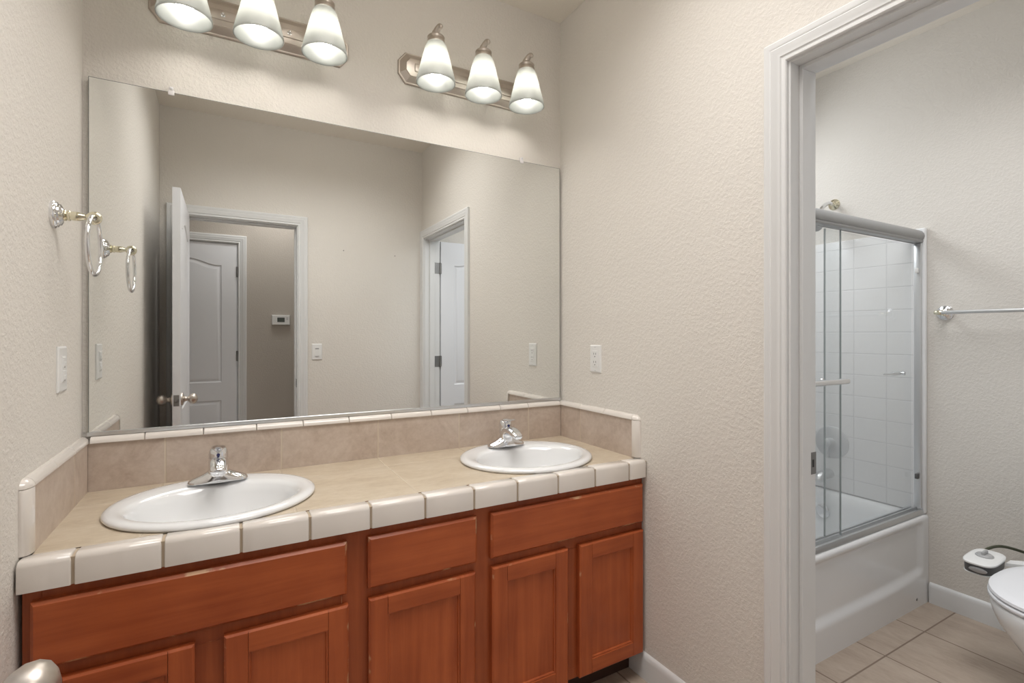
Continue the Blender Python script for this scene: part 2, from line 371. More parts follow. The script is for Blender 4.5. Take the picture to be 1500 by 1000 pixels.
# door casings and jambs
CP = [(0, 0), (0, 0.008), (0.003, 0.011), (0.009, 0.011), (0.011, 0.0085), (0.015, 0.0085), (0.018, 0.012), (0.028, 0.0125),
      (0.036, 0.0155), (0.041, 0.0165), (0.044, 0.0145), (0.048, 0.0165), (0.060, 0.017), (0.064, 0.014), (0.064, 0)]
def casing(name, mapf, a0, a1, h, label=None, rev=0.006):
    a0 -= rev; a1 += rev; h += rev
    bm = B(); R = []
    for k in range(4):
        r = []
        for w, n_ in CP:
            a, z = [(a0-w, 0), (a0-w, h+w), (a1+w, h+w), (a1+w, 0)][k]
            r.append(mapf(a, z, n_))
        R.append(r)
    loft(bm, R)
    return struct(finish(bm, name, 'trim', smooth=28), label)
casing('trim_1', lambda a, z, n_: V(W-n_, a, z), BY0, BY1, BH, 'white moulded casing around the bathroom doorway')
casing('trim_2', lambda a, z, n_: V(W+WT+n_, a, z), BY0, BY1, BH, 'white casing on the bathroom side of the doorway')
casing('trim_3', lambda a, z, n_: V(a, -L+n_, z), EX0, EX1, EH, 'white moulded casing around the entry doorway')
casing('trim_4', lambda a, z, n_: V(a, -L-WT-n_, z), EX0, EX1, EH, 'white casing on the hall side of the entry doorway')
casing('trim_5', lambda a, z, n_: V(a, HY+n_, z), HX0, HX1, HH, 'white casing around the closed hall door')
def jamb(name, mapb, a0, a1, h, d0, d1, s0, s1, label=None):
    bm = B(); T = JT; s = 0.010
    mapb(bm, a0-T, a0, d0, d1, 0, h+T); mapb(bm, a1, a1+T, d0, d1, 0, h+T); mapb(bm, a0, a1, d0, d1, h, h+T)
    mapb(bm, a0, a0+s, s0, s1, 0, h-s); mapb(bm, a1-s, a1, s0, s1, 0, h-s); mapb(bm, a0, a1, s0, s1, h-s, h)
    return struct(finish(bm, name, 'trim', smooth=0), label)
jamb('trim_6', lambda bm, a0, a1, d0, d1, z0, z1: box(bm, d0, d1, a0, a1, z0, z1, 0.0008, 1), BY0, BY1, BH, W, W+WT, W+0.040, W+0.080, 'white door jamb and stop of the bathroom doorway')
jamb('trim_7', lambda bm, a0, a1, d0, d1, z0, z1: box(bm, a0, a1, d0, d1, z0, z1, 0.0008, 1), EX0, EX1, EH, -L-WT, -L, -L-0.082, -L-0.040, 'white jamb and stop of the entry doorway')
jamb('trim_8', lambda bm, a0, a1, d0, d1, z0, z1: box(bm, a0, a1, d0, d1, z0, z1, 0.0008, 1), HX0, HX1, HH, HY-WT, HY, HY-0.085, HY-0.045, 'white jamb of the closed hall door')

# panelled slabs ---------------------------------------------------
def outline(u0, u1, v0, v1, arch, ins, n=18):
    u0 += ins; u1 -= ins; v0 += ins; v1 -= ins
    pts = [(u0, v0), (u1, v0), (u1, v1)]
    for i in range(1, n):
        t = i/n; u = u1+(u0-u1)*t
        s = abs(2*t-1)       # 1 at the ends, 0 in the middle
        k = 0.0 if s > 0.86 else 0.5*(1+math.cos(PI*(s/0.86)**1.25))
        pts.append((u, v1+arch*k))
    pts.append((u0, v1))
    return pts
def slab_face(bm, mf, w, h, n_, panels, prof, sign):
    """ face at depth n_ with sunken panels; prof = list of (inset, depth) """
    E = []
    outer = [bm.verts.new(mf(u, v, n_)) for u, v in ((0, 0), (w, 0), (w, h), (0, h))]
    E += [bm.edges.new((outer[i], outer[(i+1) % 4])) for i in range(4)]
    for (u0, u1, v0, v1, arch) in panels:
        rings = []
        for ins, dp in prof:
            rings.append([bm.verts.new(mf(u, v, n_-sign*dp)) for u, v in outline(u0, u1, v0, v1, arch, ins)])
        m_ = len(rings[0])
        for i in range(m_):
            e = bm.edges.new((rings[0][i], rings[0][(i+1) % m_])); E.append(e)
        for a, b_ in zip(rings, rings[1:]):
            for i in range(m_):
                j = (i+1) % m_; bm.faces.new((a[i], a[j], b_[j], b_[i]))
        bm.faces.new(rings[-1])
    bmesh.ops.triangle_fill(bm, use_beauty=True, use_dissolve=False, edges=E)
    return outer
def door_leaf(bm, mf, w, h, t, both=True):
    st = 0.115
    pans = [(st, w-st, 0.855, h-0.185, 0.050), (st, w-st, 0.20, 0.70, 0.0)]
    prof = [(0, 0), (0.006, 0.005), (0.016, 0.006), (0.030, 0.001), (0.038, 0.0005)]
    a = slab_face(bm, mf, w, h, t, pans, prof, 1)
    b_ = slab_face(bm, mf, w, h, 0, pans, prof, -1)
    for i in range(4):
        j = (i+1) % 4; bm.faces.new((a[i], a[j], b_[j], b_[i]))
KNOB = [(0, 0.033), (0.006, 0.033), (0.009, 0.029), (0.012, 0.016), (0.022, 0.0115), (0.030, 0.0125), (0.036, 0.0205), (0.046, 0.0265), (0.056, 0.0275), (0.064, 0.0245), (0.070, 0.017), (0.0735, 0.008), (0.0745, 0.0)]
def knob(parent, o, d):
    bm = B(); lathe(bm, o, d, KNOB, 40, True); return finish(bm, 'door_knob', 'nickel', parent, 60)
# entry door, standing open at a right angle (only in the mirror, its knob also in front of the camera)
dr = struct(thing('door_1', 'open white panelled entry door with satin nickel knobs', 'door', (0.121, -1.923, 0))); del dr['category']
bm = B(); door_leaf(bm, lambda u, v, n_: V(0.1212+n_, -1.923+u, 0.012+v), 0.708, 2.024, 0.0353); finish(bm, 'door_leaf', 'door', dr, 25)
knob(dr, (0.1565, -1.275, 0.928), (1, 0, 0)); knob(dr, (0.1212, -1.275, 0.928), (-1, 0, 0))
bm = B(); box(bm, 0.126, 0.151, -1.2155, -1.2140, 0.898, 0.956, 0.0006, 1); box(bm, 0.1325, 0.1445, -1.215, -1.206, 0.919, 0.935, 0.002, 2); finish(bm, 'latch_plate', 'hinge', dr)
# bathroom door, open into the bathroom
dr = struct(thing('door_2', 'open white bathroom door seen in the mirror', 'door', (1.857, -1.871, 0))); del dr['category']
bm = B(); door_leaf(bm, lambda u, v, n_: V(1.857+u, -1.907+n_, 0.010+v), 0.765, 2.004, 0.035); finish(bm, 'door_leaf', 'door', dr, 25)
knob(dr, (2.56, -1.872, 0.92), (0, 1, 0))
for z in (1.80, 1.058, 0.25):
    bm = B(); box(bm, 1.797, 1.842, -1.8688, -1.8655, z-0.043, z+0.043, 0.0008, 1)
    lathe(bm, (1.849, -1.866, z-0.046), (0, 0, 1), [(0, 0.003), (0.002, 0.006), (0.090, 0.006), (0.092, 0.003)], 12)
    box(bm, 1.856, 1.864, -1.8725, -1.8700, z-0.043, z+0.043, 0.0005, 1)
    finish(bm, 'hinge', 'hinge', dr)
# hall door, closed
dr = struct(thing('door_3', 'closed white arched panel door across the hall, in the mirror', 'door', (HX0, HY-0.04, 0))); del dr['category']
bm = B(); door_leaf(bm, lambda u, v, n_: V(HX0+0.004+u, HY-0.040+n_, 0.012+v), HX1-HX0-0.008, 2.034, 0.035); finish(bm, 'door_leaf', 'door', dr, 25)
for z in (1.81, 1.087, 0.25):
    bm = B(); lathe(bm, (HX1-0.002, HY+0.002, z-0.045), (0, 0, 1), [(0, 0.004), (0.002, 0.0065), (0.088, 0.0065), (0.090, 0.004)], 12)
    box(bm, HX1-0.010, HX1+0.004, HY-0.006, HY-0.003, z-0.043, z+0.043); finish(bm, 'hinge', 'hinge', dr)
knob(dr, (HX0+0.07, HY-0.005, 0.93), (0, 1, 0))
# strike plates
bm = B(); box(bm, 1.812, 1.8412, -1.0915, -1.0898, 0.872, 0.935, 0.0008, 1); o = finish(bm, 'strike_plate', 'hinge', smooth=0)
tag(o, 'small steel strike plate on the bathroom door jamb', 'strike plate')
bm = B(); box(bm, 1.822, 1.829, -1.0921, -1.0914, 0.893, 0.914); finish(bm, 'latch_hole', 'dark', o)
bm = B(); box(bm, EX1-0.0018, EX1-0.0002, -L-0.036, -L-0.006, 0.897, 0.957, 0.0006, 1); o = finish(bm, 'strike_plate', 'hinge', smooth=0)
tag(o, 'steel strike plate on the entry door jamb, in the mirror', 'strike plate')
bm = B(); box(bm, EX1-0.0024, EX1-0.0017, -L-0.026, -L-0.017, 0.915, 0.939); finish(bm, 'latch_hole', 'dark', o)

# window high above the tub (lights the bathroom; outside the photo frame)
w = struct(thing('window_1', 'high bathroom window above the tub', 'window', (2.62, 0.02, 1.95))); del w['category']
bm = B()
for a in ((2.20, 2.25, 1.95, 2.55), (2.99, 3.04, 1.95, 2.55), (2.25, 2.99, 1.95, 2.0), (2.25, 2.99, 2.50, 2.55)): box(bm, a[0], a[1], 0.02, 0.09, a[2], a[3], 0.002, 1)
finish(bm, 'window_frame', 'trim', w)
bm = B(); box(bm, 2.25, 2.99, 0.055, 0.061, 2.0, 2.50); finish(bm, 'window_pane', 'skyglass', w, 0)

# ------------------------------------------------------------------ vanity cabinet
CF = -0.523; DF = -0.543      # face frame front, door front
cab = thing('vanity_cabinet', 'long cherry wood vanity cabinet with three drawer fronts and five doors', 'cabinet', (W/2, -0.26, 0))
bm = B()
# carcass behind the frame
box(bm, 0.004, 0.020, CF+0.019, -0.004, 0.095, 0.744); box(bm, W-0.020, W-0.004, CF+0.019, -0.004, 0.095, 0.744); box(bm, 0.004, 0.020, -0.4478, -0.004, 0.0, 0.095); box(bm, W-0.020, W-0.004, -0.4478, -0.004, 0.0, 0.095)
box(bm, 0.020, W-0.020, CF+0.019, -0.004, 0.095, 0.113); box(bm, 0.020, W-0.020, -0.012, -0.004, 0.113, 0.744)
finish(bm, 'carcass', 'wood_shaded', cab, 0)
def fr(bm, x0, x1, z0, z1): box(bm, x0, x1, CF, CF+0.0188, z0, z1, 0.0006, 1)
bm = B()
for x0, x1 in ((0.004, 0.0345), (0.6375, 0.7175), (1.010, 1.094), (1.6855, W-0.004)): fr(bm, x0, x1, 0.095, 0.744)
fr(bm, 0.290, 0.380, 0.130, 0.540); fr(bm, 1.352, 1.432, 0.130, 0.540)
for x0, x1 in ((0.0345, 0.6375), (0.7175, 1.010), (1.094, 1.6855)):
    fr(bm, x0, x1, 0.700, 0.744); fr(bm, x0, x1, 0.540, 0.600); fr(bm, x0, x1, 0.095, 0.130)
finish(bm, 'face_frame', 'wood_shaded', cab, 0)
bm = B(); box(bm, 0.004, W-0.004, -0.462, -0.448, 0.0, 0.095); finish(bm, 'toe_kick', 'toe', cab, 0)
for x0, x1 in ((0.0195, 0.6485), (0.704, 1.0295), (1.0775, 1.7065)):
    bm = B(); z0, z1 = 0.580, 0.720
    t = 0.0065
    loft(bm, [[V(x0, CF-0.0005, z0), V(x1, CF-0.0005, z0), V(x1, CF-0.0005, z1), V(x0, CF-0.0005, z1)],
              [V(x0, DF+t, z0), V(x1, DF+t, z0), V(x1, DF+t, z1), V(x0, DF+t, z1)],
              [V(x0+t, DF, z0+t), V(x1-t, DF, z0+t), V(x1-t, DF, z1-t), V(x0+t, DF, z1-t)]])
    finish(bm, 'drawer_front', 'wood_h', cab, 20)
FRW = 0.052
for x0, x1 in ((0.0195, 0.3053), (0.3643, 0.6520), (0.7055, 1.0245), (1.0815, 1.3675), (1.4155, 1.7065)):
    z0, z1 = 0.100, 0.5520
    w_, h_ = x1-x0, z1-z0; e = 0.005
    root = bpy.data.objects.new('door', None)
    bm = B()
    # four mitre-free members: stiles full height, rails between, with a small front chamfer outside
    def memb(u0, u1, v0, v1, cl, cr_, cb_, ct):
        a = [(u0, v0), (u1, v0), (u1, v1), (u0, v1)]
        f = [(u0+e*cl, v0+e*cb_), (u1-e*cr_, v0+e*cb_), (u1-e*cr_, v1-e*ct), (u0+e*cl, v1-e*ct)]
        loft(bm, [[V(x0+p, CF-0.0005, z0+q) for p, q in a], [V(x0+p, DF+e*0.8, z0+q) for p, q in a], [V(x0+p, DF, z0+q) for p, q in f]])
    memb(0, FRW, 0, h_, 1, 0.25, 1, 1)
    dobj = finish(bm, 'door', 'wood_v', cab, 20)
    bm = B()
    memb(FRW, w_-FRW, 0, FRW, 0, 0, 1, 0.25); finish(bm, 'rail', 'wood_h', dobj, 20)
    bm = B(); memb(FRW, w_-FRW, h_-FRW, h_, 0, 0, 0.25, 1)
    finish(bm, 'rail', 'wood_h', dobj, 20)
    bm = B(); memb(w_-FRW, w_, 0, h_, 0.25, 1, 1, 1); finish(bm, 'stile', 'wood_v', dobj, 20)
    bm = B()
    p0, p1, q0, q1 = x0+FRW, x1-FRW, z0+FRW, z1-FRW
    # bead around the recess and the flat centre panel
    loft(bm, [[V(p0, DF+0.003, q0), V(p1, DF+0.003, q0), V(p1, DF+0.003, q1), V(p0, DF+0.003, q1)],
              [V(p0+0.004, DF+0.004, q0+0.004), V(p1-0.004, DF+0.004, q0+0.004), V(p1-0.004, DF+0.004, q1-0.004), V(p0+0.004, DF+0.004, q1-0.004)],
              [V(p0+0.006, DF+0.009, q0+0.006), V(p1-0.006, DF+0.009, q0+0.006), V(p1-0.006, DF+0.009, q1-0.006), V(p0+0.006, DF+0.009, q1-0.006)]], False, True)
    finish(bm, 'door_panel', 'wood_v', dobj, 20)
    bpy.data.objects.remove(root)

# ------------------------------------------------------------------ tiled countertop
CT = 0.805; SK = [(0.347, -0.285), (1.358, -0.285)]
top = thing('tiled_countertop', 'beige tiled vanity countertop with cream edge tiles and tiled backsplash', 'countertop', (W/2, -0.27, 0.745))
FY = -0.547
bm = B(); E = []
c0 = [(0.012, -0.4935), (W-0.012, -0.4935), (W-0.012, -0.0105), (0.012, -0.0105)]
o4 = [bm.verts.new((x, y, CT)) for x, y in c0]; E += [bm.edges.new((o4[i], o4[(i+1) % 4])) for i in range(4)]
for cx_, cy_ in SK:
    r = [bm.verts.new((cx_+0.235*math.cos(2*PI*i/48), cy_+0.205*math.sin(2*PI*i/48), CT)) for i in range(48)]
    r2 = [bm.verts.new((v.co.x, v.co.y, CT-0.04)) for v in r]
    for i in range(48):
        j = (i+1) % 48; E.append(bm.edges.new((r[i], r[j]))); bm.faces.new((r[i], r[j], r2[j], r2[i]))
bmesh.ops.triangle_fill(bm, use_beauty=True, use_dissolve=False, edges=E)
finish(bm, 'tile_surface', 'counter', top, 0)
# V-cap edge tiles
joints = [-0.003, 0.0885, 0.2450, 0.4005, 0.5555, 0.7100, 0.8640, 1.0180, 1.1690, 1.3240, 1.4790, 1.6345, W-0.002]
bm = B()
prof = [(FY, 0.7455), (FY, CT-0.008), (FY+0.0025, CT-0.0015), (FY+0.0075, CT+0.0025), (FY+0.014, CT+0.0042), (FY+0.022, CT+0.004), (-0.4975, CT+0.0012), (-0.4965, CT-0.004), (-0.4965, 0.7455)]
for a, b_ in zip(joints, joints[1:]):
    g = 0.0028; e = 0.0022
    R = []
    for x, s in ((a+g, 1), (a+g+e*0.35, 0.45), (a+g+e*1.3, 0.0), (b_-g-e*1.3, 0.0), (b_-g-e*0.35, 0.45), (b_-g, 1)):
        R.append([V(x, y+(0.003*s if i < 6 else 0), z-(0.003*s if 1 <= i <= 7 else 0)) for i, (y, z) in enumerate(prof)])
    loft(bm, R)
finish(bm, 'edge_tile', 'vcap', top, 40)
bm = B()
box(bm, 0.003, W-0.002, FY+0.004, -0.4945, 0.746, CT-0.0015)
finish(bm, 'grout_bed', 'grout', top, 0)
# splash tiles
bm = B(); box(bm, 0.0115, W-0.0115, -0.010, 0.0115, CT-0.002, 0.949, 0.001, 1); finish(bm, 'backsplash', 'splash', top, 0)
for nm, x0, x1 in (('l', -0.0035, 0.0120), ('r', W-0.0120, W-0.0005)):
    bm = B(); box(bm, x0, x1, -0.478, -0.0105, CT-0.001, 0.949, 0.001, 1); finish(bm, 'side_splash', 'splash_side', top, 0)
# cap trim: quarter rounds in pieces
def cap_prof(r=0.0185, hh=0.019):
    return [(0.0, 0.0)] + [(r*math.cos(t), hh*math.sin(t)) for t in [0, 0.25, 0.5, 0.75, 1.0, 1.25, 1.5708]]
capz = 0.9485
def cap_run(bm, mf, js):
    for a, b_ in zip(js, js[1:]):
        g = 0.0009
        R = []
        for s, k in ((a+g, 0.90), (a+g+0.0015, 1.0), (b_-g-0.0015, 1.0), (b_-g, 0.90)):
            R.append([mf(s, p*k, q*k) for p, q in cap_prof()])
        loft(bm, R)
bm = B(); cap_run(bm, lambda s, p, q: V(s, 0.0008-p, capz+q), [0.016, 0.149, 0.3035, 0.457, 0.6035, 0.7605, 0.918, 1.079, 1.2365, 1.390, 1.530, W-0.018])
finish(bm, 'cap_trim', 'vcap', top, 40)
for side in (-1, 1):
    wx = -0.0038 if side < 0 else W; sg = 1 if side < 0 else -1
    bm = B(); cap_run(bm, lambda s, p, q: V(wx+sg*p, -s, capz+q), [0.0, 0.157, 0.318, 0.484])
    # rounded corner piece
    R = []
    for k in range(7):
        t = k/6*PI/2
        R.append([V(wx+sg*p, -(0.485+q_*0+0.0185*math.sin(t)*(q_/0.019)), capz+q_*math.cos(t)) for p, q_ in cap_prof()])
    for k in R: pass
    # vertical quarter round down to the counter
    P = []
    for z, k in ((CT+0.003, 0.92), (CT+0.005, 1.0), (capz-0.003, 1.0), (capz-0.001, 0.93)):
        P.append([V(wx+sg*p*k, -(0.4845+q_*k*1.6), z) for p, q_ in cap_prof(0.0185, 0.019)])
    loft(bm, P)
    # dome at the corner
    dome = []
    for k in range(7):
        t = k/6*PI/2; c, s_ = math.cos(t), math.sin(t)
        dome.append([V(wx+sg*p, -(0.4845+q_*1.6*c), capz+q_*s_) for p, q_ in cap_prof()])
    loft(bm, dome)
    bm2 = bm
    finish(bm2, 'cap_trim', 'vcap', top, 45)

# ------------------------------------------------------------------ sinks
def make_sink(cx_, cy_, label):
    t = thing('sink', label, 'sink', (cx_, cy_, CT), 'oval drop-in sinks')
    prof = [(0.252, 0.225, 0, 0.806), (0.2555, 0.2285, 0, 0.811), (0.2535, 0.2265, 0, 0.8165), (0.246, 0.219, 0, 0.8205), (0.236, 0.208, -0.001, 0.8220),
            (0.222, 0.190, -0.006, 0.8205), (0.214, 0.176, -0.013, 0.8180), (0.2085, 0.1650, -0.020, 0.8150), (0.203, 0.1580, -0.023, 0.807), (0.196, 0.151, -0.025, 0.788), (0.182, 0.138, -0.027, 0.752),
            (0.155, 0.116, -0.030, 0.715), (0.115, 0.086, -0.030, 0.690), (0.068, 0.052, -0.028, 0.676), (0.024, 0.024, -0.025, 0.670)]
    under = [(0.026, 0.026, -0.025, 0.655), (0.120, 0.092, -0.030, 0.675), (0.190, 0.146, -0.027, 0.735), (0.212, 0.172, -0.015, 0.795), (0.236, 0.208, 0, 0.806)]
    bm = B(); n_ = 72; R = []
    def rg(a, b_, dy, z):
        out = []
        for i in range(n_):
            th = 2*PI*i/n_; c, s_ = math.cos(th), math.sin(th)
            out.append(V(cx_+a*c, cy_+dy+b_*s_, z))
        return out
    R = [rg(*p) for p in prof+under]
    RR = loft(bm, R, False, False)
    a, b_ = RR[-1], RR[0]
    for i in range(n_):
        j = (i+1) % n_; bm.faces.new((a[i], a[j], b_[j], b_[i]))
    finish(bm, 'basin', 'porcelain', t, 60)
    bm = B(); lathe(bm, (cx_, cy_-0.025, 0.667), (0, 0, 1), [(0, 0.021), (0.0025, 0.0235), (0.0042, 0.0225), (0.0035, 0.016), (0.0075, 0.0145), (0.0085, 0.011), (0.009, 0.0)], 28)
    finish(bm, 'drain', 'chrome', t, 40)
    return t
make_sink(*SK[0], 'white oval drop-in sink at the left end of the vanity')
make_sink(*SK[1], 'white oval drop-in sink at the right end of the vanity')

def make_faucet(cx_, cy_, label):
    Z = 0.8225
    t = thing('faucet', label, 'faucet', (cx_, cy_, Z), 'chrome single-lever sink faucets')
    # base with two drooping wings
    bm = B()
    def sec(x, hw, h, yo=0):
        n_ = 16; return [V(cx_+x, cy_+yo+hw*math.cos(PI*i/(n_-1)) , Z + max(0.0, h*math.sin(PI*i/(n_-1))**0.8)) for i in range(n_)]
    S = [(-0.080, 0.004, 0.003), (-0.0785, 0.0115, 0.007), (-0.074, 0.018, 0.0115), (-0.065, 0.0225, 0.0155), (-0.053, 0.025, 0.020), (-0.040, 0.0265, 0.0255), (-0.028, 0.028, 0.033), (-0.018, 0.029, 0.040)]
    S = S + [(0, 0.030, 0.043)] + [(-a, b_, c) for a, b_, c in reversed(S)]
    loft(bm, [sec(*q) for q in S])
    finish(bm, 'base', 'chrome', t, 60)
    # body flowing forward into the spout
    bm = B()
    def sq(c, u, v, a, b_, n_=24, p=2.6):
        out = []
        for i in range(n_):
            th = 2*PI*i/n_; cc, ss = math.cos(th), math.sin(th)
            out.append(c+u*(a*math.copysign(abs(cc)**(2/p), cc))+v*(b_*math.copysign(abs(ss)**(2/p), ss)))
        return out
    X = V(1, 0, 0)
    st = [((0, 0.0, 0.000), (0, 0, 1), 0.0325, 0.030), ((0, -0.001, 0.018), (0, -0.02, 1), 0.0300, 0.0275), ((0, -0.003, 0.036), (0, -0.12, 1), 0.0275, 0.024),
          ((0, -0.009, 0.051), (0, -0.42, 1), 0.0262, 0.0205), ((0, -0.022, 0.0625), (0, -1, 0.75), 0.0250, 0.0170), ((0, -0.042, 0.0670), (0, -1, 0.10), 0.0240, 0.0145),
          ((0, -0.064, 0.0635), (0, -1, -0.25), 0.0230, 0.0135), ((0, -0.084, 0.0565), (0, -1, -0.40), 0.0215, 0.0125), ((0, -0.098, 0.0500), (0, -1, -0.50), 0.0195, 0.0110), ((0, -0.1035, 0.0470), (0, -1, -0.5), 0.0140, 0.0075)]
    R = []
    for p, d, a, b_ in st:
        d = Vector(d).normalized(); v = d.cross(X).normalized()
        R.append(sq(V(cx_, cy_, Z)+Vector(p), X, v, a, b_))
    loft(bm, R); sp = finish(bm, 'spout', 'chrome', t, 60)
    bm = B(); lathe(bm, (cx_, cy_-0.090, Z+0.049), (0, -0.25, -1), [(0, 0.0095), (0.010, 0.0095), (0.011, 0.0075)], 20); finish(bm, 'aerator', 'chrome', sp, 40)
    # handle: domed cap and a lever reaching forward above the spout
    bm = B(); lathe(bm, (cx_, cy_+0.003, Z+0.050), (0, 0.10, 1), [(0, 0.0265), (0.006, 0.0268), (0.012, 0.0265), (0.016, 0.0240), (0.018, 0.0262), (0.032, 0.0265), (0.042, 0.0245), (0.050, 0.019), (0.0545, 0.010), (0.0555, 0.0)], 32)
    hd = finish(bm, 'handle', 'chrome', t, 40)
    bm = B(); R = []
    for (y, z, a, b_) in ((0.010, 0.099, 0.012, 0.004), (0.000, 0.1025, 0.0195, 0.0060), (-0.016, 0.1040, 0.0190, 0.0055), (-0.034, 0.1060, 0.0150, 0.0042), (-0.052, 0.109, 0.0115, 0.0034), (-0.060, 0.1115, 0.0080, 0.0026)):
        R.append(sq(V(cx_, cy_+y, Z+z), X, V(0, 0.2, 1).normalized(), a, b_, 20, 2.2))
    loft(bm, R); finish(bm, 'lever', 'chrome', hd, 60)
    bm = B(); lathe(bm, (cx_, cy_-0.0225, Z+0.083), (0, -1, 0.06), [(0, 0.0048), (0.0016, 0.0048), (0.0022, 0.003)], 16)
    finish(bm, 'temperature_dot', simple('blue_red_dot', (0.05, 0.06, 0.22), 0.25), hd, 40)
    return t
make_faucet(SK[0][0], SK[0][1]+0.155, 'chrome single-lever faucet on the left sink')
make_faucet(SK[1][0]-0.004, SK[1][1]+0.155, 'chrome single-lever faucet on the right sink')

# ------------------------------------------------------------------ mirror
mir = thing('wall_mirror', 'large frameless rectangular mirror above the vanity backsplash', 'mirror', (W/2, 0.006, 0.977))
MZ0, MZ1, MX0, MX1 = 0.980, 2.0375, 0.0115, 1.7095
bm = B(); box(bm, MX0, MX1, 0.0004, 0.0055, MZ0-0.004, MZ1); finish(bm, 'glass_backing', 'mirror_edge', mir, 0)
bm = B(); vs = [bm.verts.new(p) for p in ((MX0+0.0015, 0, MZ0-0.003), (MX1-0.0015, 0, MZ0-0.003), (MX1-0.0015, 0, MZ1-0.0015), (MX0+0.0015, 0, MZ1-0.0015))]; bm.faces.new(vs)
finish(bm, 'reflective_face', 'mirror', mir, 0)
bm = B()
prof = [(0.0115, 0.9685), (-0.0045, 0.9685), (-0.0050, 0.9700), (-0.0050, 0.9795), (-0.0040, 0.9800), (-0.0030, 0.9795), (-0.0030, 0.9705), (0.0115, 0.9705)]
loft(bm, [[V(x, y, z) for y, z in prof] for x in (MX0-0.002, MX1+0.001)])
finish(bm, 'bottom_channel', 'satin', mir, 30)
for x in (0.2163, 1.504):
    bm = B(); box(bm, x-0.0085, x+0.0085, -0.0042, -0.0004, MZ1-0.010, MZ1+0.006, 0.002, 2); box(bm, x-0.006, x+0.006, -0.0042, 0.0120, MZ1+0.0005, MZ1+0.017, 0.0025, 2)
    cl = finish(bm, 'mirror_clip', 'clear_plastic', mir, 40)
    bm = B(); lathe(bm, (x, -0.0042, MZ1+0.010), (0, -1, 0), [(0, 0.0038), (0.0012, 0.0034), (0.0018, 0.001)], 14); finish(bm, 'screw', 'satin', cl, 40)

